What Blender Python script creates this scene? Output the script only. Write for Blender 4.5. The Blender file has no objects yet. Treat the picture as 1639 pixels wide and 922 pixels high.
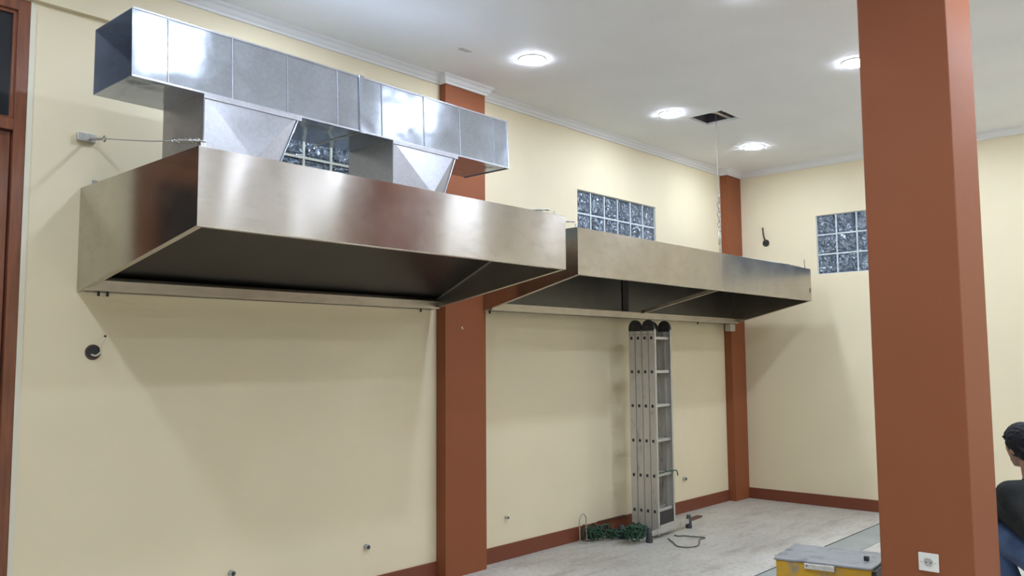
import bpy, bmesh, math, random
from mathutils import Vector, Matrix
random.seed(7)
C = bpy.context.scene.collection
S = bpy.context.scene

# ------------------------------------------------------------------ camera, exposure, world
FPX, YAW, PIT, ROLL = 1348.0, 0.8324, 0.0851, -0.0071
CAM = Vector((0, -4.51, 1.53))
def cam_axes():
    cy, sy, cp, sp = math.cos(YAW), math.sin(YAW), math.cos(PIT), math.sin(PIT)
    f = Vector((sy*cp, cy*cp, sp)); r = Vector((cy, -sy, 0)); u = r.cross(f)
    cr, sr = math.cos(ROLL), math.sin(ROLL)
    return cr*r + sr*u, -sr*r + cr*u, f
r_, u_, f_ = cam_axes()
cd = bpy.data.cameras.new('camera'); cam = bpy.data.objects.new('camera', cd); C.objects.link(cam)
cd.sensor_width = 36; cd.sensor_fit = 'HORIZONTAL'; cd.lens = FPX/1639*36; cd.clip_start = .05
cam.matrix_world = Matrix(((r_.x, u_.x, -f_.x, CAM.x), (r_.y, u_.y, -f_.y, CAM.y), (r_.z, u_.z, -f_.z, CAM.z), (0, 0, 0, 1)))
S.camera = cam
S.view_settings.view_transform = 'Standard'; S.view_settings.look = 'None'; S.view_settings.gamma = 1
S.view_settings.use_curve_mapping = False
S.view_settings.exposure = 1.66
LAMP_STRENGTH = 62.0
w = bpy.data.worlds.new('night'); S.world = w; w.use_nodes = True
w.node_tree.nodes['Background'].inputs[0].default_value = (.05, .07, .12, 1)
w.node_tree.nodes['Background'].inputs[1].default_value = .3

# ------------------------------------------------------------------ materials
class NT:
    def __init__(s, name):
        s.m = bpy.data.materials.new(name); s.m.use_nodes = True; s.t = s.m.node_tree
        s.b = s.t.nodes['Principled BSDF']
    def n(s, typ, **kw):
        nd = s.t.nodes.new(typ)
        for k, v in kw.items():
            if k.startswith('i_'):
                key = k[2:]; key = int(key) if key.isdigit() else key.replace('_', ' ')
                nd.inputs[key].default_value = v
            else: setattr(nd, k, v)
        return nd
    def l(s, a, b): s.t.links.new(a, b)
    def coords(s, scale=(1, 1, 1), kind='Object', rot=(0, 0, 0)):
        tc = s.n('ShaderNodeTexCoord'); mp = s.n('ShaderNodeMapping'); mp.inputs['Scale'].default_value = scale
        mp.inputs['Rotation'].default_value = rot
        s.l(tc.outputs[kind], mp.inputs[0]); return mp.outputs[0]
    def noise(s, vec, scale, detail=4, rough=.55):
        nd = s.n('ShaderNodeTexNoise'); nd.inputs['Scale'].default_value = scale; nd.inputs['Detail'].default_value = detail
        nd.inputs['Roughness'].default_value = rough
        s.l(vec, nd.inputs['Vector']); return nd.outputs['Fac']
    def ramp(s, fac, stops):
        r = s.n('ShaderNodeValToRGB'); e = r.color_ramp.elements
        while len(e) < len(stops): e.new(.5)
        for i, (p, c) in enumerate(stops):
            e[i].position = p; e[i].color = (*c, 1) if len(c) == 3 else c
        s.l(fac, r.inputs[0]); return r.outputs[0]
    def bump(s, h, strength, dist=.01, normal=None):
        b = s.n('ShaderNodeBump'); b.inputs['Strength'].default_value = strength; b.inputs['Distance'].default_value = dist
        s.l(h, b.inputs['Height'])
        if normal: s.l(normal, b.inputs['Normal'])
        return b.outputs[0]
def g(v): return (v, v, v)
def simple(name, col, rough=.6, metal=0, var=.08, scale=8, bump=.0, spec=.5, bscale=60):
    N = NT(name); v = N.coords()
    f = N.noise(v, scale)
    lo = tuple(c*(1-var) for c in col); hi = tuple(min(1, c*(1+var)) for c in col)
    N.l(N.ramp(f, [(.3, lo), (.7, hi)]), N.b.inputs['Base Color'])
    N.b.inputs['Roughness'].default_value = rough; N.b.inputs['Metallic'].default_value = metal
    N.b.inputs['Specular IOR Level'].default_value = spec
    if bump: N.l(N.bump(N.noise(v, bscale), bump, .003), N.b.inputs['Normal'])
    return N.m
M = {}
def plaster(name, col, rough=.62, spec=.3):
    N = NT(name); v = N.coords()
    big = N.noise(v, 1.3, 3); small = N.noise(v, 40, 3)
    N.l(N.ramp(big, [(.25, tuple(c*.96 for c in col)), (.75, tuple(min(1, c*1.03) for c in col))]), N.b.inputs['Base Color'])
    N.b.inputs['Roughness'].default_value = rough; N.b.inputs['Specular IOR Level'].default_value = spec
    n1 = N.bump(small, .12, .002); n2 = N.bump(N.noise(v, 3.0, 2), .12, .02, n1)
    N.l(n2, N.b.inputs['Normal']); return N.m
M['wall'] = plaster('cream_paint', (.80, .703, .495))
M['edge'] = plaster('cream_plaster_edge', (.74, .70, .56))
M['ceil'] = plaster('white_ceiling_paint', (.92, .93, .935))
M['cornice'] = plaster('white_gypsum', (.84, .84, .83))
M['terra'] = plaster('terracotta_paint', (.265, .084, .033), .62, .3)
M['terra_base'] = plaster('terracotta_skirting', (.19, .056, .028), .5, .35)
def floor_mat():
    N = NT('dusty_pale_floor'); v = N.coords()
    a = N.noise(v, .9, 5, .6); b = N.noise(N.coords((1, 3.5, 1)), 1.8, 6, .68); c = N.noise(v, 26, 4)
    base = N.ramp(a, [(.3, (.50, .475, .42)), (.7, (.66, .64, .59))])
    st = N.ramp(b, [(.50, g(0)), (.70, g(.75))])
    mix = N.n('ShaderNodeMix', data_type='RGBA'); N.l(st, mix.inputs[0]); N.l(base, mix.inputs[6]); mix.inputs[7].default_value = (.37, .32, .27, 1)
    sp = N.ramp(c, [(.33, g(.78)), (.5, g(1))])
    m2 = N.n('ShaderNodeMix', data_type='RGBA', blend_type='MULTIPLY'); m2.inputs[0].default_value = 1
    N.l(mix.outputs[2], m2.inputs[6]); N.l(sp, m2.inputs[7])
    # tile joints, 60 cm
    br = N.n('ShaderNodeTexBrick', offset=0.0); N.l(v, br.inputs['Vector']); br.inputs['Scale'].default_value = 1
    br.inputs['Brick Width'].default_value = .6; br.inputs['Row Height'].default_value = .6; br.inputs['Mortar Size'].default_value = .003
    br.inputs['Color1'].default_value = br.inputs['Color2'].default_value = (1, 1, 1, 1); br.inputs['Mortar'].default_value = (.86, .85, .83, 1)
    m3 = N.n('ShaderNodeMix', data_type='RGBA', blend_type='MULTIPLY'); m3.inputs[0].default_value = 1
    N.l(m2.outputs[2], m3.inputs[6]); N.l(br.outputs['Color'], m3.inputs[7])
    N.l(m3.outputs[2], N.b.inputs['Base Color'])
    N.l(N.ramp(a, [(.3, g(.55)), (.7, g(.38))]), N.b.inputs['Roughness'])
    N.l(N.bump(c, .08, .002), N.b.inputs['Normal']); return N.m
M['floor'] = floor_mat()
def steel(name, col, rough, brush=(1, 1, 60), aniso=.75, smudge=.5, wave=.1, spots=True):
    """brushed stainless sheet: grain runs horizontally, highlights smear vertically"""
    N = NT(name); v = N.coords()
    br = N.noise(N.coords(brush), 3, 3); sm = N.noise(v, 2.3, 5, .65); sm2 = N.noise(N.coords((1.2, 1.2, 3)), 5.5, 6, .7)
    hi = tuple(min(1, c*1.10) for c in col); lo = tuple(c*.86 for c in col)
    base = N.ramp(sm, [(.3, lo), (.7, hi)])
    mk = N.ramp(sm2, [(.50, g(0)), (.66, g(smudge))])
    mix = N.n('ShaderNodeMix', data_type='RGBA'); N.l(mk, mix.inputs[0]); N.l(base, mix.inputs[6]); mix.inputs[7].default_value = (*[c*.80 for c in col], 1)
    N.l(mix.outputs[2], N.b.inputs['Base Color'])
    N.b.inputs['Metallic'].default_value = 1
    N.l(N.ramp(sm, [(.3, g(rough)), (.75, g(min(1, rough+.08)))]), N.b.inputs['Roughness'])
    N.b.inputs['Anisotropic'].default_value = aniso; N.b.inputs['Anisotropic Rotation'].default_value = .25
    tg = N.n('ShaderNodeTangent', direction_type='RADIAL', axis='Z'); N.l(tg.outputs[0], N.b.inputs['Tangent'])
    n1 = N.bump(br, .03, .001); n2 = N.bump(N.noise(N.coords((1, 1, .6)), 2.2, 1), wave, .05, n1)
    N.l(n2, N.b.inputs['Normal']); return N.m
M['steel'] = steel('brushed_stainless', (.475, .438, .405), .18, aniso=.85, smudge=.5, wave=.14)
M['steel_side'] = steel('brushed_stainless_side', (.50, .48, .43), .16, aniso=.3, wave=.05)
M['steel_in'] = steel('stainless_inside', (.42, .40, .37), .22, aniso=.3, smudge=.3)
M['steel_brightener'] = simple('satin_end_brightener', (.30, .28, .26), .38, .9, .06, 3)  # for the added sheet that brightens the hood's inner right end
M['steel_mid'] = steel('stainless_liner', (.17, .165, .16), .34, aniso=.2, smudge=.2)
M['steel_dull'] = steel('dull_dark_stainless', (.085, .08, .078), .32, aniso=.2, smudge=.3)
M['steel_lip'] = steel('folded_steel_edge', (.62, .57, .50), .38, aniso=.2)
def galv(name, col=(.46, .50, .58), rough=.15):
    N = NT(name); v = N.coords()
    vo = N.n('ShaderNodeTexVoronoi'); vo.inputs['Scale'].default_value = 70; N.l(v, vo.inputs['Vector'])
    sp = N.ramp(vo.outputs['Color'], [(.2, tuple(c*.95 for c in col)), (.8, tuple(min(1, c*1.04) for c in col))])
    sm = N.noise(v, 3.4, 6, .7)
    m = N.n('ShaderNodeMix', data_type='RGBA', blend_type='MULTIPLY'); m.inputs[0].default_value = 1
    N.l(sp, m.inputs[6]); N.l(N.ramp(sm, [(.3, g(.88)), (.7, g(1))]), m.inputs[7])
    N.l(m.outputs[2], N.b.inputs['Base Color']); N.b.inputs['Metallic'].default_value = .74
    N.l(N.ramp(sm, [(.3, g(rough)), (.7, g(rough+.12))]), N.b.inputs['Roughness'])
    n1 = N.bump(N.noise(v, 2.6, 2), .22, .05); n2 = N.bump(N.noise(v, 14, 2), .07, .006, n1)
    N.l(n2, N.b.inputs['Normal']); return N.m
M['galv'] = galv('galvanised_sheet', (.62, .68, .78), .08)
M['galv2'] = galv('galvanised_sheet_collar', (.50, .51, .55), .30)
def alu():
    N = NT('scuffed_aluminium'); v = N.coords()
    a = N.noise(N.coords((1, 1, .35)), 14, 5, .7)
    N.l(N.ramp(a, [(.33, (.36, .34, .31)), (.42, (.54, .525, .49)), (.8, (.60, .59, .56))]), N.b.inputs['Base Color'])
    N.b.inputs['Metallic'].default_value = .55; N.b.inputs['Roughness'].default_value = .42
    N.l(N.bump(N.noise(v, 50), .1, .002), N.b.inputs['Normal']); return N.m
M['alu'] = alu()
M['black'] = simple('black_plastic', (.022, .022, .024), .5, 0, .2, 30)
M['rubber'] = simple('dark_rubber', (.05, .05, .05), .7, 0, .3, 30)
M['dark'] = simple('dark_void', (.012, .014, .02), .8)
M['zinc'] = simple('zinc_hardware', (.62, .62, .60), .35, .9, .15, 40)
M['wire'] = simple('steel_wire', (.42, .40, .36), .5, .6, .2, 60)
M['white_plastic'] = simple('white_plastic', (.78, .77, .72), .35)
M['grey_plastic'] = simple('grey_recess', (.42, .42, .40), .45)
M['cream_wire'] = simple('cream_wire', (.62, .58, .44), .5)
M['brown_wire'] = simple('brown_wire', (.10, .055, .04), .5)
def wood():
    N = NT('varnished_red_brown_wood'); a = N.noise(N.coords((18, 18, 1.2)), 2.2, 5, .6)
    N.l(N.ramp(a, [(.3, (.13, .042, .020)), (.7, (.26, .088, .040))]), N.b.inputs['Base Color'])
    N.b.inputs['Roughness'].default_value = .32; N.l(N.bump(a, .1, .002), N.b.inputs['Normal']); return N.m
M['wood'] = wood()
M['oldwood'] = simple('brown_painted_strip', (.13, .06, .045), .55, 0, .3, 20)
N = NT('dark_night_glass'); N.b.inputs['Base Color'].default_value = (.018, .020, .025, 1); N.b.inputs['Roughness'].default_value = .12
N.l(N.bump(N.noise(N.coords(), 25), .12, .004), N.b.inputs['Normal']); M['glass'] = N.m
def block():
    N = NT('wavy_glass_block'); v = N.coords()
    wv = N.n('ShaderNodeTexNoise'); wv.inputs['Scale'].default_value = 17; wv.inputs['Detail'].default_value = 1.5; wv.inputs['Distortion'].default_value = 1.5
    N.l(v, wv.inputs['Vector'])
    N.l(N.ramp(wv.outputs['Fac'], [(.38, (.10, .14, .20)), (.62, (.32, .39, .48))]), N.b.inputs['Base Color'])
    N.b.inputs['Roughness'].default_value = .07; N.b.inputs['Metallic'].default_value = .5
    N.b.inputs['Coat Weight'].default_value = .8; N.b.inputs['Coat Roughness'].default_value = .04
    nb = N.bump(wv.outputs['Fac'], 1.0, .07)
    N.l(nb, N.b.inputs['Normal']); N.l(nb, N.b.inputs['Coat Normal']); return N.m
M['block'] = block()
M['grout'] = simple('white_block_joint', (.55, .60, .62), .55)
M['grout_dim'] = simple('cream_block_joint', (.60, .60, .50), .6)
N = NT('lamp_glow'); N.b.inputs['Emission Color'].default_value = (.80, .905, 1.08, 1); N.b.inputs['Emission Strength'].default_value = LAMP_STRENGTH
N.b.inputs['Base Color'].default_value = (.9, .9, .9, 1); M['lamp'] = N.m
def yellow():
    N = NT('scuffed_yellow_paint'); a = N.noise(N.coords(), 6, 6, .7)
    N.l(N.ramp(a, [(.34, (.30, .25, .17)), (.44, (.60, .34, .015)), (.7, (.66, .39, .012))]), N.b.inputs['Base Color'])
    N.b.inputs['Roughness'].default_value = .45; return N.m
M['yellow'] = yellow()
def dustygrey():
    N = NT('dusty_grey_lid'); a = N.noise(N.coords(), 9, 6, .65)
    N.l(N.ramp(a, [(.33, (.16, .16, .16)), (.45, (.29, .30, .31)), (.75, (.36, .37, .38))]), N.b.inputs['Base Color'])
    N.b.inputs['Roughness'].default_value = .45; N.b.inputs['Metallic'].default_value = .3; return N.m
M['lid'] = dustygrey()
M['drain'] = simple('grey_green_cover', (.33, .36, .34), .5, .1, .12, 3)
M['green'] = simple('green_cord', (.025, .075, .045), .65, 0, .5, 60)
M['greycord'] = simple('grey_green_cord', (.13, .15, .11), .7, 0, .4, 60)
M['skin'] = simple('skin', (.30, .165, .105), .55, 0, .08, 20)
M['hair'] = simple('black_hair', (.006, .006, .009), .6, 0, .4, 120, .5, .25, 160)
M['shirt'] = simple('black_cotton', (.014, .016, .016), .85, 0, .3, 15, .3, .3, 300)
def denim():
    N = NT('faded_denim'); a = N.noise(N.coords(), 5, 5, .6)
    N.l(N.ramp(a, [(.3, (.018, .035, .085)), (.7, (.075, .13, .24))]), N.b.inputs['Base Color'])
    N.b.inputs['Roughness'].default_value = .85; N.l(N.bump(N.noise(N.coords(), 240), .3, .002), N.b.inputs['Normal']); return N.m
M['denim'] = denim()

# ------------------------------------------------------------------ mesh helpers
def thing(name, label, cat, loc=(0, 0, 0), rotz=0, group=None):
    o = bpy.data.objects.new(name, None); C.objects.link(o); o.empty_display_size = .1
    o.location = loc; o.rotation_euler = (0, 0, rotz)
    if label: o['label'] = label
    if cat: o['category'] = cat
    if group: o['group'] = group
    return o
def root_offset(p):
    v = Vector((0, 0, 0))
    while p is not None: v += Vector(p.location); p = p.parent
    return v
def obj(name, bm, mat, parent=None, local=False, smooth=False, bevel=0, origin=None):
    off = Vector((0, 0, 0))
    if parent is not None and not local: off = root_offset(parent)
    if origin is not None: off = Vector(origin)
    if off.length: bmesh.ops.translate(bm, verts=bm.verts, vec=-off)
    bmesh.ops.recalc_face_normals(bm, faces=bm.faces)
    me = bpy.data.meshes.new(name); bm.to_mesh(me); bm.free()
    if smooth:
        for p in me.polygons: p.use_smooth = True
    me.materials.append(mat)
    o = bpy.data.objects.new(name, me); C.objects.link(o)
    if parent is not None: o.parent = parent
    elif origin is not None: o.location = origin
    if bevel:
        b = o.modifiers.new('bevel', 'BEVEL'); b.width = bevel; b.segments = 2; b.limit_method = 'ANGLE'
    return o
def tag(o, label, cat, group=None, kind=None):
    if label: o['label'] = label
    if cat: o['category'] = cat
    if group: o['group'] = group
    if kind: o['kind'] = kind
    return o
def struct(name, bm, mat, parent=None, label=None, **k):
    o = obj(name, bm, mat, parent, **k)
    if parent is None: o['kind'] = 'structure'
    if label: o['label'] = label
    return o
def B(): return bmesh.new()
def box(bm, x0, x1, y0, y1, z0, z1):
    vs = [bm.verts.new((x, y, z)) for x in (x0, x1) for y in (y0, y1) for z in (z0, z1)]
    for f in ((0, 1, 3, 2), (4, 6, 7, 5), (0, 4, 5, 1), (2, 3, 7, 6), (0, 2, 6, 4), (1, 5, 7, 3)):
        bm.faces.new([vs[i] for i in f])
    return bm
def prism(bm, pts, vec):
    """extrude closed polygon pts by vec"""
    vec = Vector(vec); a = [bm.verts.new(p) for p in pts]; b = [bm.verts.new(Vector(p)+vec) for p in pts]
    bm.faces.new(a); bm.faces.new(b[::-1]); n = len(pts)
    for i in range(n): bm.faces.new((a[i], b[i], b[(i+1) % n], a[(i+1) % n]))
    return bm
def tube(bm, pts, r, seg=8, closed=False):
    pts = [Vector(p) for p in pts]; rings = []; n = len(pts)
    up = None
    for i, p in enumerate(pts):
        if closed: t = pts[(i+1) % n]-pts[i-1]
        else: t = pts[min(i+1, n-1)]-pts[max(i-1, 0)]
        t.normalize()
        if up is None:
            up = Vector((0, 0, 1)) if abs(t.z) < .9 else Vector((1, 0, 0))
        a = up - t*up.dot(t)
        if a.length < 1e-4: a = t.orthogonal()
        a.normalize(); b = t.cross(a); up = a
        rr = r[i] if isinstance(r, (list, tuple)) else r
        rings.append([bm.verts.new(p+a*rr*math.cos(2*math.pi*k/seg)+b*rr*math.sin(2*math.pi*k/seg)) for k in range(seg)])
    m = n if closed else n-1
    for i in range(m):
        A, D = rings[i], rings[(i+1) % n]
        for k in range(seg): bm.faces.new((A[k], A[(k+1) % seg], D[(k+1) % seg], D[k]))
    if not closed: bm.faces.new(rings[0][::-1]); bm.faces.new(rings[-1])
    return bm
def cyl(bm, p0, p1, r, seg=20): return tube(bm, [p0, p1], r, seg)
def smooth_path(pts, sub=6):
    P = [Vector(p) for p in pts]; out = []
    for i in range(len(P)-1):
        a = P[max(i-1, 0)]; b = P[i]; c = P[i+1]; d = P[min(i+2, len(P)-1)]
        for k in range(sub):
            t = k/sub
            out.append(.5*((2*b)+(c-a)*t+(2*a-5*b+4*c-d)*t*t+(3*b-a-3*c+d)*t**3))
    out.append(P[-1]); return out
def torus(bm, c, ax1, ax2, R, r, seg=20, a0=0, a1=2*math.pi, R2=None):
    ax1, ax2, c = Vector(ax1), Vector(ax2), Vector(c); full = abs(a1-a0-2*math.pi) < 1e-3
    n = seg if full else seg+1
    pts = [c+ax1*R*math.cos(a0+(a1-a0)*i/seg)+ax2*(R2 or R)*math.sin(a0+(a1-a0)*i/seg) for i in range(n)]
    return tube(bm, pts, r, 6, full)
def ball(bm, c, r, scale=(1, 1, 1), rot=None, sub=3):
    mt = Matrix.Translation(c) @ (rot.to_4x4() if rot else Matrix.Identity(4)) @ Matrix.Diagonal((*[r*s for s in scale], 1))
    bmesh.ops.create_icosphere(bm, subdivisions=sub, radius=1, matrix=mt); return bm
def wall_grid(bm, axis, pos, thick, u0, u1, z0, z1, holes):
    """solid wall with rectangular holes; axis 'y' = plane y=pos spanning x, axis 'x' = plane x=pos spanning y, 'z' = ceiling spanning x,y"""
    us = sorted({u0, u1, *[h[0] for h in holes], *[h[1] for h in holes]}); zs = sorted({z0, z1, *[h[2] for h in holes], *[h[3] for h in holes]})
    for a, b in zip(us, us[1:]):
        for c, d in zip(zs, zs[1:]):
            mu, mz = (a+b)/2, (c+d)/2
            if any(h[0] < mu < h[1] and h[2] < mz < h[3] for h in holes): continue
            if axis == 'y': box(bm, a, b, pos, pos+thick, c, d)
            elif axis == 'x': box(bm, pos, pos+thick, a, b, c, d)
            else: box(bm, a, b, c, d, pos, pos+thick)
    bmesh.ops.remove_doubles(bm, verts=bm.verts, dist=1e-5)
    seen = {}
    for f in list(bm.faces):
        k = tuple(sorted(v.index for v in f.verts))
        seen.setdefault(k, []).append(f)
    return bm

# ------------------------------------------------------------------ room shell
H, LX, XL, YB = 3.62, 8.72, -3.0, -8.2
W1 = (2.38, 3.64, 2.405, 3.03); W2 = (5.82, 7.08, 2.405, 3.03); W3 = (-2.20, -.94, 2.405, 3.03)
DOOR = (.42, 1.40, 0.0, 3.33)
struct('wall_left', wall_grid(B(), 'y', 0, .15, XL, LX+.15, -.02, H+.02, [W1, W2, DOOR]), M['wall'])
struct('wall_far', wall_grid(B(), 'x', LX, .15, YB, 0, -.02, H+.02, [W3]), M['wall'])
struct('wall_right', wall_grid(B(), 'y', YB-.15, .15, XL, LX+.15, -.02, H+.02, [(5.2, 6.6, -.02, 2.3)]), M['wall'])
struct('wall_back', wall_grid(B(), 'x', XL-.15, .15, YB, 0, -.02, H+.02, []), M['wall'])
struct('floor', box(B(), XL-.15, LX+.15, YB-.15, .15, -.1, 0), M['floor'])
HATCH = (6.362, 6.68, -1.132, -.815)
struct('ceiling', wall_grid(B(), 'z', H, .02, XL-.15, LX+.15, YB-.15, .15, [HATCH]), M['ceil'])
struct('ceiling_slab', box(B(), XL-.15, LX+.15, YB-.15, .15, H+.55, H+.65), M['dark'])
# upper plaster beam band above the door, stopping at the middle pilaster
struct('trim_beam', box(B(), XL, 4.139, -.034, 0, 3.335, H), M['wall'])
# plaster reveal beside door
struct('trim_door_edge', box(B(), 1.40, 1.425, -.006, 0, 0, 3.335), M['edge'])
# pilasters
PA = (4.139, 4.552, -.097); PB = (8.407, 8.72, -.088)
struct('trim_pilaster_middle', box(B(), PA[0], PA[1], PA[2], 0, 0, H), M['terra'])
struct('trim_pilaster_corner', box(B(), PB[0], PB[1], PB[2], 0, 0, H), M['terra'])
CO = (4.14, 4.575, -3.462, -3.062)
struct('trim_column', box(B(), *CO, 0, H), M['terra'], bevel=.006, label='free-standing square terracotta column in front on the right')
struct('trim_pilaster_opposite', box(B(), 7.5, 7.95, YB, YB+.1, 0, H), M['terra'])
# cornice (stepped cove profile following walls and pilasters)
def cornice(path, name):
    """path: list of (x,y) wall line points with inward offsets resolved by mitre; room lies to the right of the path direction"""
    prof = [(0, 3.555), (.012, 3.556), (.016, 3.568), (.028, 3.578), (.040, 3.596), (.050, 3.604), (.055, H), (0, H)]
    bm = B(); P = [Vector((*p, 0)) for p in path]; rows = []
    for i, p in enumerate(P):
        dn = []
        if i > 0: d = (P[i]-P[i-1]).normalized(); dn.append(Vector((d.y, -d.x, 0)))
        if i < len(P)-1: d = (P[i+1]-P[i]).normalized(); dn.append(Vector((d.y, -d.x, 0)))
        m = dn[0] if len(dn) == 1 else (dn[0]+dn[1])/(1+dn[0].dot(dn[1]))
        rows.append([bm.verts.new((p.x+m.x*o, p.y+m.y*o, z)) for o, z in prof])
    n = len(prof)
    for a, b in zip(rows, rows[1:]):
        for k in range(n): bm.faces.new((a[k], a[(k+1) % n], b[(k+1) % n], b[k]))
    bm.faces.new(rows[0]); bm.faces.new(rows[-1][::-1])
    struct(name, bm, M['cornice'])
cornice([(XL, -.034), (PA[0], -.034), (PA[0], PA[2]), (PA[1], PA[2]), (PA[1], 0), (PB[0], 0), (PB[0], PB[2]), (LX, PB[2]), (LX, YB)], 'trim_cornice')
# skirting
def skirt(name, x0, x1, y0, y1): struct(name, box(B(), x0, x1, y0, y1, 0, .116), M['terra_base'], bevel=.002)
skirt('baseboard_left', 1.425, PA[0], -.014, 0); skirt('baseboard_left_bay', PA[1], PB[0], -.014, 0)
skirt('baseboard_far', LX-.014, LX, YB, PB[2]); skirt('baseboard_right', XL, 5.2, YB, YB+.014)

# glass block windows
def gb_window(name, axis, pos, w_, ncol, nrow, grout):
    u0, u1, z0, z1 = w_; du = (u1-u0)/ncol; dz = (z1-z0)/nrow; j = .0075
    bm = B()
    def bx(bm, a, b, p, q, c, d):
        if axis == 'y': box(bm, a, b, p, q, c, d)
        else: box(bm, p, q, a, b, c, d)
    for i in range(ncol+1):
        c = u0+i*du; bx(bm, max(u0, c-j), min(u1, c+j), pos+.012, pos+.11, z0, z1)
    for k in range(nrow+1):
        c = z0+k*dz; bx(bm, u0, u1, pos+.013, pos+.109, max(z0, c-j), min(z1, c+j))
    wdw = struct(name, bm, grout)
    bm = B()
    for i in range(ncol):
        for k in range(nrow):
            a, b, c, d = u0+i*du+j, u0+(i+1)*du-j, z0+k*dz+j, z0+(k+1)*dz-j
            bx(bm, a, b, pos+.022, pos+.10, c, d)
            e = .018   # raised pressed face
            bx(bm, a+e, b-e, pos+.014, pos+.022, c+e, d-e)
    obj('glass_block', bm, M['block'], wdw)
    return wdw
gb_window('window_1', 'y', 0, W1, 6, 3, M['grout_dim'])
gb_window('window_2', 'y', 0, W2, 6, 3, M['grout'])
gb_window('window_3', 'x', LX, W3, 6, 3, M['grout'])

# door 1 with transom
d1 = thing('door_1', None, None, (.9, 0, 0)); d1['kind'] = 'structure'
bm = B()
for a, b in ((.42, .475), (1.345, 1.40)): box(bm, a, b, -.004, .12, 0, 3.33)
box(bm, .475, 1.345, -.004, .12, 3.27, 3.33); box(bm, .475, 1.345, -.004, .12, 2.665, 2.72)
obj('door_frame', bm, M['wood'], d1, bevel=.004)
bm = B()
for a, b, c, d in ((.475, .49, 2.72, 3.27), (1.33, 1.345, 2.72, 3.27), (.49, 1.33, 2.72, 2.735), (.49, 1.33, 3.255, 3.27)): box(bm, a, b, .015, .05, c, d)
obj('transom_bead', bm, M['wood'], d1)
obj('transom_pane', box(B(), .49, 1.33, .03, .036, 2.735, 3.255), M['glass'], d1)
bm = B()
box(bm, .48, .57, .02, .06, .01, 2.66); box(bm, 1.25, 1.34, .02, .06, .01, 2.66); box(bm, .57, 1.25, .02, .06, 2.54, 2.66); box(bm, .57, 1.25, .02, .06, .01, .9)
leaf = obj('door_leaf', bm, M['wood'], d1, bevel=.003)
obj('door_pane', box(B(), .57, 1.25, .035, .041, .9, 2.54), M['glass'], leaf)
# darkness behind the opening on the opposite side
struct('wall_corridor', box(B(), 5.0, 6.8, YB-1.2, YB-1.15, 0, 2.6), M['dark'])

# ceiling hatch: void with battens
h = thing('ceiling_hatch', 'open square service hatch cut in the white ceiling with dark void and metal battens', 'hatch', (6.52, -.97, H))
bm = B()
x0, x1, y0, y1 = HATCH
for a in (box, ):
    a(bm, x0-.02, x0, y0-.02, y1+.02, H+.02, H+.3); a(bm, x1, x1+.02, y0-.02, y1+.02, H+.02, H+.3)
    a(bm, x0, x1, y0-.02, y0, H+.02, H+.3); a(bm, x0, x1, y1, y1+.02, H+.02, H+.3); a(bm, x0, x1, y0, y1, H+.3, H+.32)
obj('void_lining', bm, simple('grey_ceiling_void', (.10, .095, .12), .8), h)
bm = B(); box(bm, x0, x1, y0+.08, y0+.115, H+.022, H+.045); obj('batten', bm, M['zinc'], h)
bm = B(); box(bm, x0+.06, x0+.10, y0, y1, H+.045, H+.07); obj('batten', bm, M['zinc'], h)
bm = B(); tube(bm, smooth_path([(x0+.16, y0, H+.1), (x0+.22, y0+.12, H+.05), (x0+.28, y0+.16, H+.07), (x0+.25, y1, H+.11)]), .008); obj('loose_cable', bm, M['white_plastic'], h, smooth=True)
# ceiling stain
bm = B(); vs = []
for k in range(14):
    a = 2*math.pi*k/14; rr = random.uniform(.6, 1.2); vs.append((3.885+.07*rr*math.cos(a), -.553+.028*rr*math.sin(a), H-.0012))
prism(bm, vs, (0, 0, .0012)); struct('trim_ceiling_patch', bm, simple('damp_stain', (.56, .56, .54), .9))

# ------------------------------------------------------------------ downlights
ROWS = {-.77: [(.55, 'l'), (2.62, 'l'), (4.334, 'in'), (6.14, 'in'), (7.688, 'in')], -2.40: [(.7, 'l'), (2.35, 'l'), (4.33, 'l'), (5.96, 'in'), (7.65, 'l')],
        -4.0: [(.9, ''), (2.65, ''), (4.4, ''), (6.1, ''), (7.7, '')], -5.65: [(.9, ''), (2.65, ''), (4.4, ''), (6.1, ''), (7.7, '')], -7.2: [(.9, ''), (2.65, ''), (4.4, ''), (6.1, ''), (7.7, '')]}
LL = {(4.334, -.77): 'largest recessed downlight in view, above the right end of the galvanised duct',
      (6.14, -.77): 'round recessed downlight just left of the open ceiling hatch',
      (7.688, -.77): 'round recessed downlight nearest the far corner, right of the ceiling hatch',
      (5.96, -2.40): 'round recessed downlight partly hidden by the big terracotta column'}
proto = None
for y, xs in ROWS.items():
    for x, _ in xs:
        lab = LL.get((x, y), 'round recessed downlight of the ceiling grid outside the photograph')
        if proto is None:
            t = thing('ceiling_light', lab, 'light', (x, y, H), 0, 'recessed ceiling downlights')
            bm = B(); torus(bm, (x, y, H-.002), (1, 0, 0), (0, 1, 0), .093, .006, 32); obj('rim', bm, M['white_plastic'], t, smooth=True)
            bm = B(); cyl(bm, (x, y, H-.012), (x, y, H-.001), .088, 32); obj('diffuser', bm, M['lamp'], t)
            proto = t
        else:
            t = proto.copy(); C.objects.link(t); t.location = (x, y, H); t['label'] = lab
            for ch in list(proto.children):
                c = ch.copy(); C.objects.link(c); c.parent = t

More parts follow.
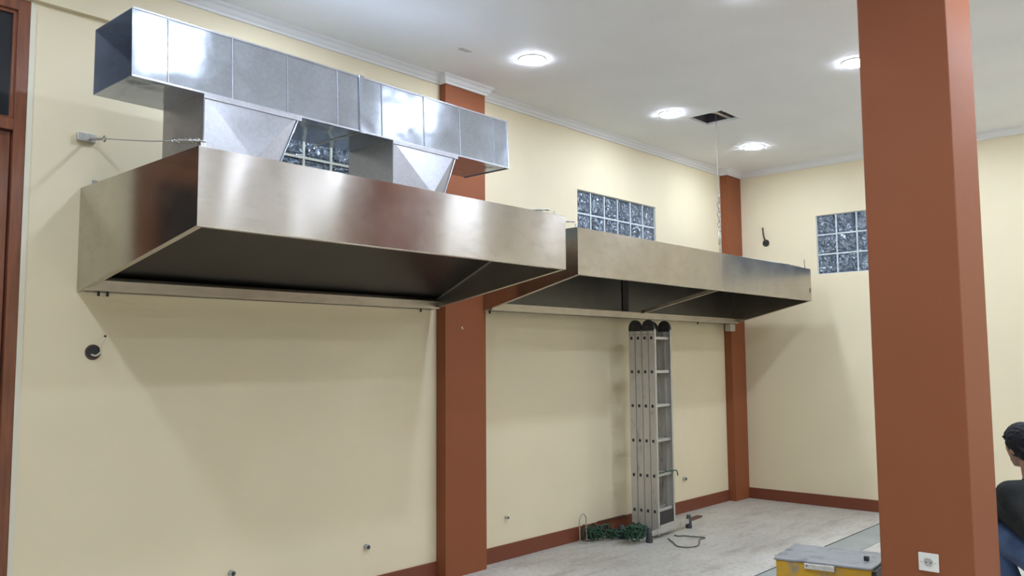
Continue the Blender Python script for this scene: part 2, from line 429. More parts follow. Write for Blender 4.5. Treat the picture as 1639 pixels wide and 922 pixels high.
# ------------------------------------------------------------------ hoods
T = .004
def hood(name, label, x0, x1, yf, yb, zt, zb, zbk, slope, divx=None, joint=False):
    t = thing(name, label, 'hood', ((x0+x1)/2, yb, zbk))
    zi = lambda y: zb + (zbk-zb)*(y-yf)/(yb-yf)
    obj('front_panel', box(B(), x0, x1, yf, yf+T, zb, zt), M['steel'], t, bevel=.001)
    for s, x in ((0, x0), (1, x1-T)):
        obj('side_panel', prism(B(), [(x, yf+T, zb), (x, yb, zbk), (x, yb, zt), (x, yf+T, zt)], (T, 0, 0)), M['steel_side'], t)
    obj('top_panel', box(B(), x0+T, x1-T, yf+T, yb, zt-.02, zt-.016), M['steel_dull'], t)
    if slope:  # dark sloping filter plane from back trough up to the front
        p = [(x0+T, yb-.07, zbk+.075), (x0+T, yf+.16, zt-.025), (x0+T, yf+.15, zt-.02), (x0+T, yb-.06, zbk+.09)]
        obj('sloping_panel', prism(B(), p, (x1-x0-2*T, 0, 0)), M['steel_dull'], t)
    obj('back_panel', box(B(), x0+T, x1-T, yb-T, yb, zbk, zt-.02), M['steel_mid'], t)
    if slope:  # added sheet brightens the inner right end seen through the open underside
        obj('end_brightener', prism(B(), [(x1-T-.003, yf+T, zb+.001), (x1-T-.003, yb-.01, zbk+.01), (x1-T-.003, yb-.01, zbk+.07), (x1-T-.003, yf+.16, zt-.03), (x1-T-.003, yf+T, zt-.03)], (.002, 0, 0)), M['steel_brightener'], t)
        bm = B(); prism(bm, [(x1-T-.012, yb-.07, zbk+.070), (x1-T-.012, yf+.16, zt-.033), (x1-T-.012, yf+.16, zt-.027), (x1-T-.012, yb-.07, zbk+.077)], (.008, 0, 0)); obj('bright_edge_line', bm, M['zinc'], t)  # pale strip added as the bright line along the slope edge
    # trough along the wall
    bm = B()
    yg = yb-.085
    box(bm, x0+T, x1-T, yg, yb-T, zbk+.004, zbk+.008)
    box(bm, x0+T, x1-T, yg-.003, yg, zbk+.004, zbk+.055); box(bm, x0+T, x1-T, yg-.018, yg-.003, zbk+.050, zbk+.055)
    obj('grease_trough', bm, M['steel_lip'], t)
    # folded bottom edges
    bm = B(); box(bm, x0, x1, yf, yf+.028, zb-.003, zb); box(bm, x0+T, x1-T, yf+.028, yf+.031, zb-.003, zb+.012)
    for a, b in ((x0, x0+.028), (x1-.028, x1)):
        prism(bm, [(a, yf+.002, zb-.003), (a, yb, zbk-.003), (a, yb, zbk), (a, yf+.002, zb)], (b-a, 0, 0))
    obj('folded_rim', bm, M['steel_lip'], t)
    if divx:
        bm = B(); prism(bm, [(divx-.012, yf+.03, zb+.0), (divx-.012, yb-.09, zbk+.045), (divx-.012, yb-.09, zbk+.075), (divx-.012, yf+.03, zb+.03)], (.024, 0, 0))
        obj('cross_brace', bm, M['steel_lip'], t)
    if joint: obj('joint_strip', box(B(), divx-.19, divx-.10, yb-.012, yb-T-.001, zbk+.055, zt-.03), M['black'], t)
    # top hanging lugs
    for x, y in ((x0+.04, yf+.04), (x1-.05, yf+.04), (x0+.03, yb-.10)):
        bm = B(); box(bm, x-.012, x+.012, y-.002, y+.002, zt-.02, zt+.03)
        obj('hanging_lug', bm, M['zinc'], t)
    # fixing bolts below back edge
    for x in ((x0+.10, x0+.145, x1-.12) if slope else (x0+.05, x1-.75, x1-.03)):
        bm = B(); cyl(bm, (x, yb-.02, zbk-.02), (x, yb-.02, zbk+.006), .007, 10); obj('bolt', bm, M['black'], t)
    return t
h1 = hood('extractor_hood', 'large stainless steel kitchen hood under the galvanised duct, nearest the door', 1.6655, 4.0906, -1.2437, -.001, 2.4254, 2.0925, 1.8925, True)
h2 = hood('extractor_hood', 'long stainless steel kitchen hood further along the wall above the folded ladder', 4.523, 8.39, -1.003, -.099, 2.4326, 2.1095, 1.8977, False, divx=6.52, joint=True)
for hh in (h1, h2): hh['group'] = 'wall mounted extractor hoods'
bm = B(); box(bm, 8.35, 8.366, -1.0055, -1.0035, 2.19, 2.235); obj('maker_sticker', bm, M['oldwood'], h2)
bm = B(); box(bm, 6.508, 6.512, -1.0045, -1.003, 2.1095, 2.4326); obj('panel_seam', bm, M['steel_lip'], h2)
bm = B(); box(bm, 8.25, 8.36, -.16, -.10, 1.82, 1.895); obj('wall_bracket', bm, M['zinc'], h2)

# ------------------------------------------------------------------ galvanised duct
DX0, DX1, DF, DB, DZ0, DZ1 = 1.4874, 3.8778, -.9716, -.583, 2.7407, 3.0454
dt = thing('air_duct', 'rectangular galvanised sheet metal air duct with open left end above the nearest hood', 'duct', ((DX0+DX1)/2, (DF+DB)/2, 2.43), math.radians(.7))
def lean(bm):   # the front sheet leans back slightly towards its top
    for v in bm.verts:
        if v.co.y < DF+.02 and v.co.z > DZ0: v.co.y += (v.co.z-DZ0)*.045
    return bm
bm = B(); t_ = .003; XJ = 2.708
for a, b, first in ((DX0, XJ, True), (XJ, DX1, False)):
    bm = B()
    box(bm, a, b, DF, DF+t_, DZ0, DZ1); box(bm, a, b, DB-t_, DB, DZ0, DZ1); box(bm, a, b, DF+t_, DB-t_, DZ0, DZ0+t_); box(bm, a, b, DF+t_, DB-t_, DZ1-t_, DZ1)
    if not first: box(bm, b-t_, b, DF+t_, DB-t_, DZ0+t_, DZ1-t_)
    obj('duct_section', lean(bm), M['galv'], dt)
for x, wd in ((1.645, .004), (1.953, .006), (2.251, .005), (2.552, .003), (2.849, .004), (3.158, .005), (3.446, .007), (3.744, .003)):
    bm = B(); box(bm, x-wd/2, x+wd/2, DF-.005, DF, DZ0, DZ1); obj('seam', lean(bm), M['galv2'], dt, bevel=.001)
bm = B()
for (a, b, c, d) in ((DF-.010, DF, DZ0-.008, DZ1+.008), (DB, DB+.010, DZ0-.008, DZ1+.008), (DF, DB, DZ1, DZ1+.008), (DF, DB, DZ0-.008, DZ0)): box(bm, XJ-.016, XJ+.016, a, b, c, d)
obj('joint_flange', lean(bm), M['galv'], dt, bevel=.002)
bm = B()
for (a, b, c, d) in ((DF-.004, DF, DZ0-.004, DZ1+.004), (DF, DB, DZ1, DZ1+.004), (DF, DB, DZ0-.004, DZ0), (DB, DB+.004, DZ0-.004, DZ1+.004)): box(bm, DX1-.010, DX1+.003, a, b, c, d)
obj('end_rim', lean(bm), M['galv2'], dt)
bm = B(); box(bm, DX0, DX1, DF-.004, DF, DZ0-.002, DZ0+.007); box(bm, DX0, DX1, DF-.004, DF, DZ1-.006, DZ1+.002); obj('edge_fold', lean(bm), M['galv2'], dt)
def collar(xa, xb, xmid, xc, zbot):
    """drop collar: vertical left side, right side flaring in toward bottom, creased front"""
    bm = B()
    def v(*p): return bm.verts.new(p)
    zt = DZ0; A = v(xa, DF, zt); Bv = v(xb, DF, zt); D = v(xa, DF, zbot); E_ = v(xc, DF, zbot); Mv = v(xmid, DF-.035, zbot+.05)
    A2 = v(xa, DB, zt); B2 = v(xb, DB, zt); D2 = v(xa, DB, zbot); E2 = v(xc, DB, zbot)
    bm.faces.new((A, Mv, D)); bm.faces.new((A, Bv, Mv)); bm.faces.new((Bv, E_, Mv)); bm.faces.new((D, Mv, E_))
    bm.faces.new((A, D, D2, A2)); bm.faces.new((Bv, B2, E2, E_)); bm.faces.new((A2, D2, E2, B2)); bm.faces.new((A, A2, B2, Bv)); bm.faces.new((D, E_, E2, D2))
    c = obj('drop_collar', bm, M['galv2'], dt)
    bm = B(); box(bm, xa-.004, xb+.02, DF-.008, DF, DZ0-.022, DZ0-.002)
    obj('collar_flange', bm, M['galv2'], c)
    for a, b in (((xa, DF-.003, zbot), (xa, DF-.003, zt-.02)), ((xb, DF-.003, zt-.02), (xc, DF-.003, zbot))):
        bm = B(); cyl(bm, a, b, .0035, 6); obj('collar_seam', bm, M['galv'], c)
def scollar(xa, xb, xm, zm, xc):
    collar(xa, xb, xm, xc, 2.4214)
scollar(1.815, 2.310, 2.05, 0, 2.185)
scollar(2.922, 3.400, 3.19, 0, 3.285)

# ------------------------------------------------------------------ hangers
def turnbuckle(parent, c, d, L=.16):
    """open body turnbuckle centred c along d"""
    c, d = Vector(c), Vector(d).normalized(); s = Vector((0, 0, 1)).cross(d)
    if s.length < .1: s = Vector((1, 0, 0))
    s.normalize(); bm = B()
    for q in (-1, 1): cyl(bm, c-d*L*.3+s*.012*q, c+d*L*.3+s*.012*q, .004, 8)
    for q in (-1, 1): cyl(bm, c+d*L*.3*q-s*.014, c+d*L*.3*q+s*.014, .007, 8)
    b = obj('turnbuckle', bm, M['zinc'], parent, smooth=True)
    for q in (-1, 1):
        bm = B(); cyl(bm, c+d*L*.3*q, c+d*L*.42*q, .004, 8); torus(bm, c+d*L*.5*q, d, s, .013, .0035, 14); obj('eye_hook', bm, M['zinc'], parent, smooth=True)
def chain(bm, p0, p1, link=.03, r=.0025):
    p0, p1 = Vector(p0), Vector(p1); d = p1-p0; n = max(2, int(d.length/(link*.8))); d.normalize()
    a = d.orthogonal().normalized(); b = d.cross(a)
    for i in range(n):
        c = p0+(p1-p0)*((i+.5)/n); torus(bm, c, d, a if i % 2 else b, link*.55, r, 10, R2=link*.28)
    return bm
t = thing('wire_hanger', 'steel wire with turnbuckle from wall plate to front left corner of the nearest hood', 'hanger', (1.70, 0, 2.69))
bm = B(); box(bm, 1.635, 1.728, -.022, 0, 2.668, 2.712); obj('wall_plate', bm, M['zinc'], t, bevel=.003)
bm = B(); cyl(bm, (1.70, -.02, 2.685), (1.705, -.16, 2.662), .008, 10); torus(bm, (1.705, -.18, 2.658), (0, 1, 0), (0, 0, 1), .014, .004, 14); obj('anchor_bolt', bm, M['wire'], t, smooth=True)
e0, e1 = Vector((1.705, -.19, 2.656)), Vector((1.705, -1.20, 2.458))
bm = B(); tube(bm, [e0, e0.lerp(e1, .5)+Vector((0, 0, -.006)), e0.lerp(e1, .80)], .0022, 6); obj('wire', bm, M['wire'], t, smooth=True)
turnbuckle(t, e0.lerp(e1, .88), e1-e0, .24)
bm = B(); tube(bm, [e0.lerp(e1, .72+.012*k)+Vector((.011*math.cos(k*1.9), 0, .011*math.sin(k*1.9))) for k in range(22)], .004, 6); obj('wire_wrap', bm, M['zinc'], t, smooth=True)

t = thing('wire_hanger', 'steel wire with turnbuckle at the right top corner of the nearest hood', 'hanger', (4.0, 0, 2.60))
e0, e1 = Vector((3.70, -.002, 2.56)), Vector((4.045, -1.195, 2.466))
bm = B(); box(bm, 3.68, 3.72, -.015, 0, 2.54, 2.58); obj('wall_plate', bm, M['zinc'], t)
bm = B(); cyl(bm, e0, e0.lerp(e1, .8), .0022, 6); obj('wire', bm, M['wire'], t)
turnbuckle(t, e0.lerp(e1, .87), e1-e0, .22)
t = thing('wire_hanger', 'steel wire with turnbuckle at the left top corner of the hood above the ladder', 'hanger', (4.565, -.097, 2.62))
e0, e1 = Vector((4.50, -.098, 2.62)), Vector((4.563, -.955, 2.478))
bm = B(); box(bm, 4.48, 4.52, -.112, -.097, 2.60, 2.64); obj('wall_plate', bm, M['zinc'], t)
bm = B(); cyl(bm, e0, e0.lerp(e1, .75), .0022, 6); obj('wire', bm, M['wire'], t)
turnbuckle(t, e0.lerp(e1, .84), e1-e0, .24)
t = thing('chain_hanger', 'thin chain hanging from the ceiling hatch to the middle of the far hood', 'chain', (6.6, -.95, 2.432))
top, bot = Vector((6.60, -.95, H+.06)), Vector((6.60, -.955, 2.47))
bm = B(); box(bm, 6.585, 6.615, -.957, -.953, 2.4125, 2.47); obj('lug', bm, M['zinc'], t)
bm = B(); cyl(bm, top, top.lerp(bot, .58), .0028, 6); obj('wire', bm, M['wire'], t)
bm = B(); chain(bm, top.lerp(bot, .58), top.lerp(bot, .83), .05, .004); obj('chain_links', bm, M['wire'], t, smooth=True)
turnbuckle(t, top.lerp(bot, .91), (0, 0, -1), .2)
t = thing('wire_hanger', 'slack steel wire over the right end of the far hood', 'hanger', (8.33, -.96, 2.43))
bm = B(); tube(bm, smooth_path([(8.34, -.96, 2.436), (8.34, -.962, 2.46), (8.338, -.96, 2.53)], 4), .005, 6); obj('hook', bm, M['wire'], t)
bm = B(); tube(bm, smooth_path([(7.35, -.08, 2.66), (7.6, -.4, 2.58), (8.0, -.8, 2.49), (8.30, -.94, 2.452)], 6), .0035, 6); obj('wire', bm, M['zinc'], t)
turnbuckle(t, (8.05, -.84, 2.478), (.3, -.13, -.03), .3)

# ------------------------------------------------------------------ wall holes and cable ends
t = thing('conduit_hole', 'round black hole in the cream wall below the nearest hood with a curled cream wire', 'hole', (1.76, 0, 1.584))
bm = B(); cyl(bm, (1.755, -.0015, 1.584), (1.755, .0, 1.584), .036, 24); obj('recess', bm, M['black'], t)
bm = B(); torus(bm, (1.755, -.003, 1.584), (1, 0, 0), (0, 0, 1), .036, .004, 24); obj('conduit_ring', bm, M['brown_wire'], t)
bm = B(); tube(bm, smooth_path([(1.748, 0, 1.572), (1.762, -.02, 1.566), (1.782, -.03, 1.585), (1.782, -.03, 1.615), (1.797, -.035, 1.65), (1.80, -.035, 1.662)], 5), .0045, 8); obj('loose_wire', bm, M['cream_wire'], t, smooth=True)
bm = B(); ball(bm, (1.80, -.035, 1.666), .007, sub=2); obj('wire_tip', bm, M['black'], t)
t = thing('cable_outlet', 'round hole with short dark cable sticking up, on the far cream wall', 'cable', (LX, -.375, 2.79))
bm = B(); cyl(bm, (LX-.002, -.375, 2.795), (LX, -.375, 2.795), .036, 20); obj('recess', bm, M['black'], t)
bm = B(); torus(bm, (LX-.003, -.375, 2.795), (0, 1, 0), (0, 0, 1), .034, .006, 20); obj('conduit_ring', bm, M['rubber'], t)
bm = B(); tube(bm, smooth_path([(LX, -.375, 2.80), (LX-.03, -.372, 2.84), (LX-.035, -.362, 2.90), (LX-.03, -.355, 2.965)], 5), .009, 8); obj('cable', bm, M['brown_wire'], t, smooth=True)
for i, (x, z, lab) in enumerate(((3.514, .319, 'small grey capped pipe stub low on the wall left of the middle pilaster'), (2.553, .331, 'small grey pipe stub low on the wall at the bottom edge, furthest left'),
                  (4.862, .319, 'tiny grey pipe stub low on the wall just right of the middle pilaster'), (7.489, .332, 'small grey pipe stub low on the wall right of the ladder'))):
    t = thing('pipe_stub', lab, 'pipe', (x, 0, z), 0, 'pipe stubs low on the wall')
    r = .017 if i in (0, 1) else (.011 if i == 2 else .018)
    bm = B(); cyl(bm, (x, -.03, z), (x, 0, z), r, 18); obj('pipe', bm, M['grey_plastic'], t, smooth=False)
    bm = B(); cyl(bm, (x, -.034, z), (x, -.03, z), r*.7, 14); obj('plug', bm, M['rubber'], t)
bm = B(); prism(bm, [(4.295, -.0985, 1.767), (4.305, -.0985, 1.775), (4.311, -.0985, 1.766), (4.316, -.0985, 1.752), (4.306, -.0985, 1.758)], (0, .0015, 0))
tag(obj('paint_chip', bm, M['white_plastic'], origin=(4.305, -.0985, 1.767)), 'tiny pale chip in the paint of the middle pilaster', 'chip')

# ------------------------------------------------------------------ socket on the column
sy, sz = -3.275, .607
t = thing('wall_socket', 'white square power socket on the face of the big terracotta column', 'socket', (4.14, sy, sz))
obj('plate', box(B(), 4.130, 4.14, sy-.043, sy+.043, sz-.040, sz+.041), M['white_plastic'], t, bevel=.004)
bm = B(); torus(bm, (4.1295, sy, sz), (0, 1, 0), (0, 0, 1), .022, .0025, 28); obj('ring', bm, M['white_plastic'], t, smooth=True)
bm = B(); cyl(bm, (4.1292, sy, sz), (4.1302, sy, sz), .0205, 28); obj('recess', bm, M['grey_plastic'], t)
for q in (-1, 1):
    bm = B(); cyl(bm, (4.1286, sy+.0095*q, sz), (4.1294, sy+.0095*q, sz), .003, 12); obj('contact_hole', bm, M['black'], t)
    bm = B(); box(bm, 4.1278, 4.1292, sy-.003, sy+.003, sz+q*.0185-.003, sz+q*.0185+.003); obj('earth_clip', bm, M['zinc'], t)
    bm = B(); cyl(bm, (4.1288, sy+.031*q, sz), (4.1302, sy+.031*q, sz), .0018, 10); obj('screw', bm, M['rubber'], t)

# ------------------------------------------------------------------ drain strip
bm = B(); box(bm, 4.9, LX-.016, -1.945, -1.685, 0, .006)
dr = thing('drain_cover', 'flat grey-green channel cover strip running along the pale floor behind the yellow box', 'drain', (6.8, -1.815, 0))
obj('cover_strip', bm, M['drain'], dr)
bm = B(); box(bm, 4.9, LX-.016, -1.685, -1.675, 0, .008); obj('edge_profile', bm, M['rubber'], dr)

# ------------------------------------------------------------------ yellow box
Z = .42
FLc, BLc, BRc, FRc = Vector((4.541, -2.339, Z)), Vector((4.955, -2.279, Z)), Vector((5.05, -2.79, Z)), Vector((4.632, -2.85, Z))
t = thing('tool_box', 'yellow metal equipment box with dusty grey lid beside the big terracotta column', 'tool box', ((FLc+BRc)/2).xy.to_3d())
dn = Vector((0, 0, -1))
ins = lambda p, c, k: p+(c-p).normalized()*k
cc = (FLc+BRc)/2
bm = B(); prism(bm, [ins(p, cc, .012)+dn*.012 for p in (FLc, BLc, BRc, FRc)], (0, 0, -.408+.0)); obj('body', bm, M['yellow'], t, bevel=.006)
bm = B(); lidpts = [FLc, BLc, BRc, FRc.lerp(BRc, .30), FRc.lerp(FLc, .02)]
prism(bm, [p+dn*.012 for p in lidpts], (0, 0, .012)); lid = obj('lid', bm, M['lid'], t, bevel=.003)
dv = (FRc-FLc).normalized(); nv = Vector((dv.y, -dv.x, 0)); nv = nv if nv.x < 0 else -nv
c0 = FLc.lerp(FRc, .32)+nv*.012; c1 = FLc.lerp(FRc, .63)+nv*.012
bm = B(); prism(bm, [c0+dn*.010, c1+dn*.010, c1+dn*.040, c0+dn*.040], nv*-.014); hd = obj('handle', bm, M['zinc'], t, bevel=.003); hd['label'] = 'pale metal pull handle'
bm = B(); ps = c0.lerp(c1, .1)+dn*.022; cyl(bm, ps+nv*.004, ps, .004, 10); obj('rivet', bm, M['rubber'], hd)
# dark end cap
ev = Vector((dv.x, dv.y, 0))
bm = B(); a, b = ins(FRc, cc, .012), ins(BRc, cc, .012)
prism(bm, [a+dn*.016, b+dn*.016, b+dn*.41, a+dn*.41], ev*.022); obj('end_cap', bm, M['black'], t)
p = FLc.lerp(FRc, .87).lerp(BLc.lerp(BRc, .87), .42)
bm = B(); box(bm, p.x-.012, p.x+.012, p.y-.012, p.y+.012, Z, Z+.024); k_ = obj('knob', bm, M['black'], lid, bevel=.002)
for q in (.12, .62):
    a, b = FLc.lerp(BLc, q), FLc.lerp(BLc, q+.22)
    bm = B(); cyl(bm, a-dv*.004, b-dv*.004, .005, 8); obj('hinge', bm, M['zinc'], lid)

# ------------------------------------------------------------------ folded ladder (local coordinates)
lad = thing('folding_ladder', 'scuffed aluminium multi-purpose ladder folded upright below the far hood', 'ladder', (6.275, -.475, 0), math.radians(5))
RZ = [.221, .521, .819, 1.12, 1.417, 1.713]
SW, PITCH = .060, .0655
for i in range(4):
    y0 = i*PITCH
    for s, x in ((0, 0), (1, .295)):
        bm = B()
        # U channel stile: web plus two flanges facing inward
        if s == 0: box(bm, x, x+.004, y0, y0+SW, .02, 1.79); fx = (x+.004, x+.028)
        else: box(bm, x+.024, x+.028, y0, y0+SW, .02, 1.79); fx = (x, x+.024)
        box(bm, *fx, y0, y0+.003, .02, 1.79); box(bm, *fx, y0+SW-.003, y0+SW, .02, 1.79)
        st = obj('stile', bm, M['alu'], lad, local=True, bevel=.001)
        if s == 0:
            for z in RZ:
                bm = B(); box(bm, -.002, .0, y0+.021, y0+.043, z-.013, z+.013)
                obj('rung_end', bm, M['black'], st, local=True, bevel=.002)
            for dy in (.014, .044):
                for z in (1.745, 1.775):
                    bm = B(); cyl(bm, (-.003, y0+dy, z), (0, y0+dy, z), .004, 8); obj('rivet', bm, M['rubber'], st, local=True)
    for z in RZ:
        bm = B(); box(bm, .004, .319, y0+.016, y0+.044, z-.013, z+.013); obj('rung', bm, M['alu'], lad, local=True, bevel=.004)
for k in range(2):     # top hinges: rounded black cheeks joining sections in pairs
    yc = k*2*PITCH + PITCH - .003
    for xa, xb in ((-.008, .030), (.293, .331)):
        pts = [(xa, yc-.060, 1.775)]
        for a in range(0, 181, 12):
            an = math.radians(180-a); pts.append((xa, yc+.060*math.cos(an), 1.80+.072*math.sin(an)))
        pts.append((xa, yc+.060, 1.775))
        bm = B(); prism(bm, pts, (xb-xa, 0, 0)); hg = obj('hinge', bm, M['black'], lad, local=True, bevel=.004)
        bm = B(); cyl(bm, (xa-.004, yc, 1.815), (xb+.004, yc, 1.815), .012, 14); obj('pivot', bm, M['rubber'], hg, local=True)
for yb_, feet in ((-.012, (-.19, .56)), (.252, (-.19, .56))):
    bm = B(); box(bm, feet[0]+.02, feet[1]-.02, yb_-.014, yb_+.010 if yb_ < 0 else yb_+.016, .045, .085); br = obj('stabiliser_bar', bm, M['alu'], lad, local=True, bevel=.003)
    for x in feet:
        bm = B(); tube(bm, [(x, yb_, 0), (x, yb_, .012), (x, yb_, .05), (x, yb_, .115)], [.028, .030, .026, .019], 14); obj('rubber_foot', bm, M['rubber'], br, local=True, smooth=True)
obj('dark_sheet', box(B(), .03, .293, .006, .010, .105, .207), M['black'], lad, local=True)  # plain black sheet across the opening between the stiles
bm = B(); box(bm, .028, .295, -.006, -.001, .03, .105); pl = obj('name_plate', bm, M['alu'], lad, local=True)
bm = B()
for k, x in enumerate((.11, .135, .16)): box(bm, x, x+.012, -.0068, -.006, .055, .085)
obj('printed_mark', bm, M['rubber'], pl, local=True)

# ------------------------------------------------------------------ cords, rope, strip on the floor
def rnd(a): return random.uniform(-a, a)
pts = []
n = 230
for k in range(n):
    u = k/(n-1); cx = 5.78+.42*(.5-.5*math.cos(u*math.pi*7)); cyy = -.10-.22*((cx-5.75)/.45)
    pts.append((cx+rnd(.05), cyy+rnd(.055), .014+abs(rnd(.09))*(1.4 if cx < 5.95 else .8)))
bm = B(); tube(bm, smooth_path(pts, 4), .0058, 5)
tag(obj('green_rope', bm, M['green'], smooth=True, origin=(5.95, -.2, 0)), 'tangled dark green cord heaped on the floor left of the ladder feet', 'rope')
pts = []
for k in range(190):
    u = k/149; a = u*math.pi*17; pts.append((5.97+.075*math.cos(a)+rnd(.025), -.44+.045*math.sin(a*1.3)+rnd(.03), .02+.11*abs(math.sin(a*.7))+abs(rnd(.03))))
bm = B(); tube(bm, smooth_path(pts, 4), .0058, 5)
tag(obj('green_rope', bm, M['green'], smooth=True, origin=(6.17, -.55, 0)), 'small green cord bundle looped in front of the ladder stiles', 'rope')
t = thing('wire_loop', 'thin dark wire loop standing against the skirting left of the green cord', 'wire', (5.70, -.10, 0))
bm = B(); tube(bm, smooth_path([(5.665, -.10, .008), (5.66, -.10, .12), (5.662, -.10, .20), (5.70, -.10, .238), (5.745, -.10, .21), (5.752, -.10, .12), (5.755, -.10, .01)], 6), .005, 7)
obj('loop', bm, M['wire'], t, smooth=True)
bm = B(); tube(bm, smooth_path([(5.665, -.10, .008), (5.72, -.14, .006), (5.85, -.19, .006), (5.98, -.22, .006)], 5), .005, 6); obj('tail', bm, M['wire'], t, smooth=True)
bm = B(); tube(bm, smooth_path([(6.29, -.56, .006), (6.20, -.66, .006), (6.10, -.76, .006), (6.10, -.84, .006), (6.18, -.885, .006), (6.28, -.86, .006), (6.43, -.78, .006), (6.52, -.78, .006), (6.53, -.74, .006), (6.50, -.66, .006), (6.48, -.60, .007), (6.44, -.56, .006), (6.46, -.52, .006)], 6), .0055, 7)
tag(obj('cord_loop', bm, M['greycord'], smooth=True, origin=(6.4, -.7, 0)), 'thin grey-green cord lying in an open loop on the floor in front of the ladder', 'cord')
bm = B(); tube(bm, smooth_path([(6.30, -.435, .538), (6.38, -.475, .545), (6.46, -.44, .54), (6.54, -.47, .545), (6.62, -.455, .535), (6.645, -.45, .49)], 5), .005, 6)
tag(obj('green_rope', bm, M['green'], smooth=True, origin=(6.45, -.45, .54)), 'green cord draped over the second lowest ladder rung', 'rope')
bm = B(); a, b = Vector((6.86, -.30, 0)), Vector((7.38, -.235, 0)); q = (b-a).normalized(); nn = Vector((-q.y, q.x, 0))*.028
prism(bm, [a+nn, b+nn, b-nn, a-nn], (0, 0, .014)); tag(obj('wooden_strip', bm, M['oldwood'], origin=(7.12, -.27, 0)), 'short reddish-brown flat strip on the floor right of the ladder', 'strip')
bm = B(); prism(bm, [(6.02, -.014, .116), (6.42, -.014, .116), (6.42, -.03, .116), (6.02, -.03, .116)], (0, 0, .010)); tag(obj('wood_offcut', bm, M['oldwood'], origin=(6.2, -.02, .116)), 'thin dark offcut resting on the skirting top behind the ladder', 'strip')

# ------------------------------------------------------------------ squatting person
def capsule(bm, p0, p1, r0, r1, seg=14):
    p0, p1 = Vector(p0), Vector(p1)
    tube(bm, [p0, p1], [r0, r1], seg); ball(bm, p0, r0, sub=2); ball(bm, p1, r1, sub=2)
def remesh(name, bm, mat, parent, vox, smooth=6):
    o = obj(name, bm, mat, parent, smooth=True)
    m = o.modifiers.new('remesh', 'REMESH'); m.mode = 'VOXEL'; m.voxel_size = vox
    s = o.modifiers.new('smooth', 'SMOOTH'); s.iterations = smooth; s.factor = .5
    dg = bpy.context.evaluated_depsgraph_get(); me = bpy.data.meshes.new_from_object(o.evaluated_get(dg))
    o.modifiers.clear(); o.data = me
    for p in me.polygons: p.use_smooth = True
    if not me.materials: me.materials.append(mat)
    return o
pr = thing('person', 'person in black shirt and blue jeans squatting behind the big column, seen from behind', 'person', (5.52, -3.42, 0))
Fd = Vector((.6, .8, 0)); Ld = Vector((-.8, .6, 0))
pel = Vector((5.43, -3.63, .34)); chest = Vector((5.53, -3.47, .68)); neck = Vector((5.57, -3.425, .84)); head = Vector((5.605, -3.375, 1.015))
shL = Vector((5.56, -3.44, .765))+Ld*.175; shR = Vector((5.56, -3.44, .765))-Ld*.175
hipL, hipR = pel+Ld*.09+Vector((0, 0, .02)), pel-Ld*.09+Vector((0, 0, .02))
knL = Vector((5.58, -3.17, .55)); knR = Vector((5.98, -3.36, .53))
anL = Vector((5.46, -3.36, .09)); anR = Vector((5.74, -3.58, .09))
elL = Vector((5.58, -3.20, .60)); elR = Vector((5.86, -3.40, .60)); haL = Vector((5.80, -3.14, .50)); haR = Vector((5.92, -3.20, .48))
bm = B()
rotH = Matrix.Rotation(math.atan2(Fd.y, Fd.x), 3, 'Z') @ Matrix.Rotation(math.radians(18), 3, 'Y')
hp = lambda x, y, z: head + rotH @ Vector((x, y, z))
ball(bm, head, .1, (.98, .78, 1.08), rotH); ball(bm, hp(.035, 0, -.055), .07, (.9, .78, .85), rotH); ball(bm, hp(.075, 0, -.085), .026, (1, 1, .7), rotH)
ball(bm, hp(.102, 0, -.015), .016, (1.1, .8, 1.5), rotH, 2); ball(bm, hp(.112, 0, -.027), .013, sub=2)
for q in (-1, 1):
    ball(bm, hp(.0, .081*q, -.02), .028, (.6, .35, 1.1), rotH, 2); ball(bm, hp(.078, .03*q, .005), .018, (.8, 1, .6), rotH, 2)
ball(bm, hp(.092, 0, -.058), .018, (.7, 1.3, .4), rotH, 2)
capsule(bm, hp(-.03, 0, -.05), neck-Vector((.01, .02, .06)), .056, .064)
capsule(bm, chest, pel, .125, .13); capsule(bm, shL, shR, .055, .055)
for sh, el, ha, kn, hip, an, q in ((shL, elL, haL, knL, hipL, anL, 1), (shR, elR, haR, knR, hipR, anR, -1)):
    capsule(bm, sh, el, .050, .040); capsule(bm, el, ha, .040, .027)
    capsule(bm, hip, kn, .085, .060); capsule(bm, kn, an, .058, .038)
    d = (ha-el).normalized(); s = d.cross(Vector((0, 0, 1))).normalized()*q
    palm = ha+d*.05; capsule(bm, ha+d*.015, ha+d*.075, .026, .030)
    for k in range(4):
        o_ = s*(.026-.017*k); L_ = (.070, .078, .072, .056)[k]
        a0_ = palm+d*.035+o_; a1_ = a0_+d*L_*.5+Vector((0, 0, -.012)); a2_ = a1_+d*L_*.4+Vector((0, 0, -.024))
        capsule(bm, a0_, a1_, .0095, .0085, 8); capsule(bm, a1_, a2_, .0085, .0075, 8)
    th0 = ha+d*.03+s*.024; th1 = th0+d*.035+s*.022; capsule(bm, th0, th1, .012, .010, 8); capsule(bm, th1, th1+d*.028, .010, .008, 8)
    capsule(bm, an, an+Fd*.06-Vector((0, 0, .035)), .038, .035); capsule(bm, an-Fd*.02-Vector((0, 0, .045)), an+Fd*.17-Vector((0, 0, .058)), .034, .028)
remesh('body', bm, M['skin'], pr, .008, 3)
bm = B()
capsule(bm, chest+Vector((.01, .01, .03)), pel+Vector((0, 0, .10)), .148, .150, 20); capsule(bm, shL, shR, .074, .074)
capsule(bm, neck-Vector((.0, .0, .075)), neck-Vector((-.0, .0, .03)), .082, .064)
for sh, el in ((shL, elL), (shR, elR)):
    capsule(bm, sh, sh.lerp(el, .9), .070, .058)
    ball(bm, sh.lerp(el, .35), .068, sub=2)
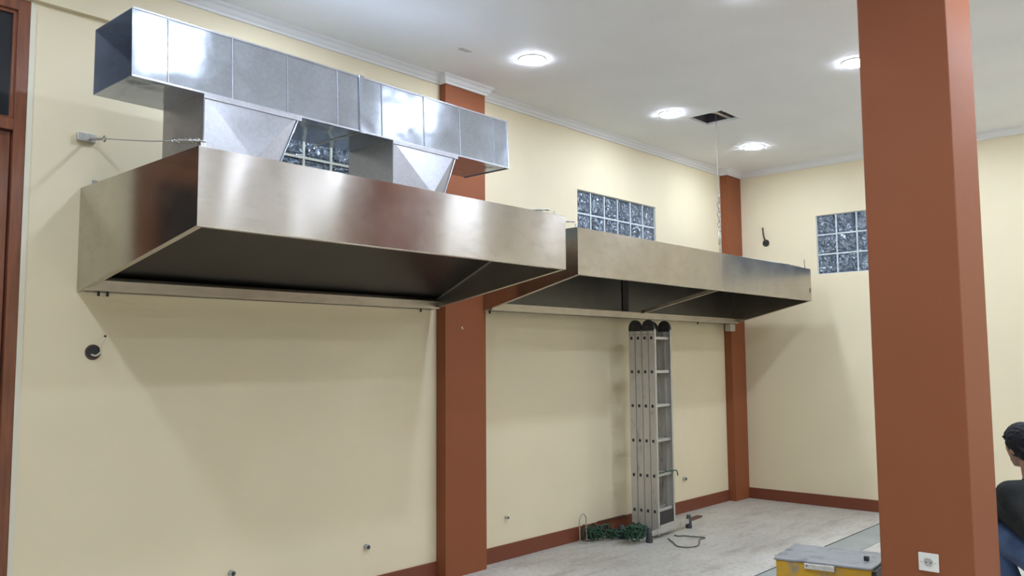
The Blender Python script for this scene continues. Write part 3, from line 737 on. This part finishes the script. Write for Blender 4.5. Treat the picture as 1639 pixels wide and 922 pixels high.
capsule(bm, shL-Vector((0, 0, .03)), hipL+Vector((0, 0, .09)), .075, .10)
capsule(bm, shL.lerp(elL, .5), pel+Ld*.10+Vector((0, 0, .18)), .07, .10)
ball(bm, chest-Fd*.05+Vector((0, 0, .02)), .14, (.9, 1.25, 1), Matrix.Rotation(math.atan2(Fd.y, Fd.x), 3, 'Z'))
remesh('shirt', bm, M['shirt'], pr, .012, 5)
bm = B()
capsule(bm, hipL, hipR, .125, .125, 18); ball(bm, pel+Vector((0, 0, .05)), .155)
for hip, kn, an in ((hipL, knL, anL), (hipR, knR, anR)):
    capsule(bm, hip, kn, .105, .078, 18); capsule(bm, kn, an+Vector((0, 0, .03)), .074, .060, 18)
    for k in range(3):
        c = kn.lerp(hip, .08+.09*k); d = (hip-kn).normalized(); a = d.orthogonal().normalized(); torus(bm, c, a, d.cross(a), .077+.006*k, .007, 16)
remesh('jeans', bm, M['denim'], pr, .012, 3)
bm = B()
for an in (anL, anR):
    f = an.copy(); f.z = 0
    capsule(bm, f-Fd*.04+Vector((0, 0, .043)), f+Fd*.18+Vector((0, 0, .040)), .043, .038); ball(bm, f+Vector((0, 0, .07)), .047, sub=2)
for v in bm.verts: v.co.z = max(v.co.z, .002)
remesh('shoes', bm, M['rubber'], pr, .01, 2)
bm = B()
ball(bm, hp(-.016, 0, .020), .112, (.98, .86, 1.0), rotH); ball(bm, hp(-.045, 0, -.03), .085, (.8, .95, 1.0), rotH)
# carve: only upper and back volume stays, via tufts layered over the skull
for k in range(190):
    th = random.uniform(0, 2*math.pi); ph = random.uniform(-.05, 1.45)
    d = Vector((math.cos(ph)*math.cos(th), math.cos(ph)*math.sin(th)*.86, math.sin(ph)))
    if d.x > .55 and d.z < .35: continue
    p = hp(-.016+.104*d.x, .104*d.y, .02+.104*d.z); tdir = rotH @ Vector((.3+rnd(.3), rnd(.3), -.25+rnd(.2))); nrm = (rotH @ d)
    e = p+nrm*.005+tdir*.024; capsule(bm, p, e, .012, .005, 6)
for k in range(26):
    th = random.uniform(2.0, 4.28); p0 = hp(-.016+.09*math.cos(th), .082*math.sin(th), -.03+rnd(.02)); capsule(bm, p0, p0+rotH @ Vector((-.004, 0, -.035)), .012, .004, 6)
hr = remesh('hair', bm, M['hair'], pr, .005, 1)
# remove hair that would hang over the face
bm = bmesh.new(); bm.from_mesh(hr.data); inv = rotH.inverted(); off = root_offset(pr)
kill = []
for v in bm.verts:
    l = inv @ (v.co+off-head)
    if (l.x > .02 and l.z < .045+.03*(.1-l.x)/.1) : kill.append(v)
bmesh.ops.delete(bm, geom=kill, context='VERTS'); bm.to_mesh(hr.data); bm.free()
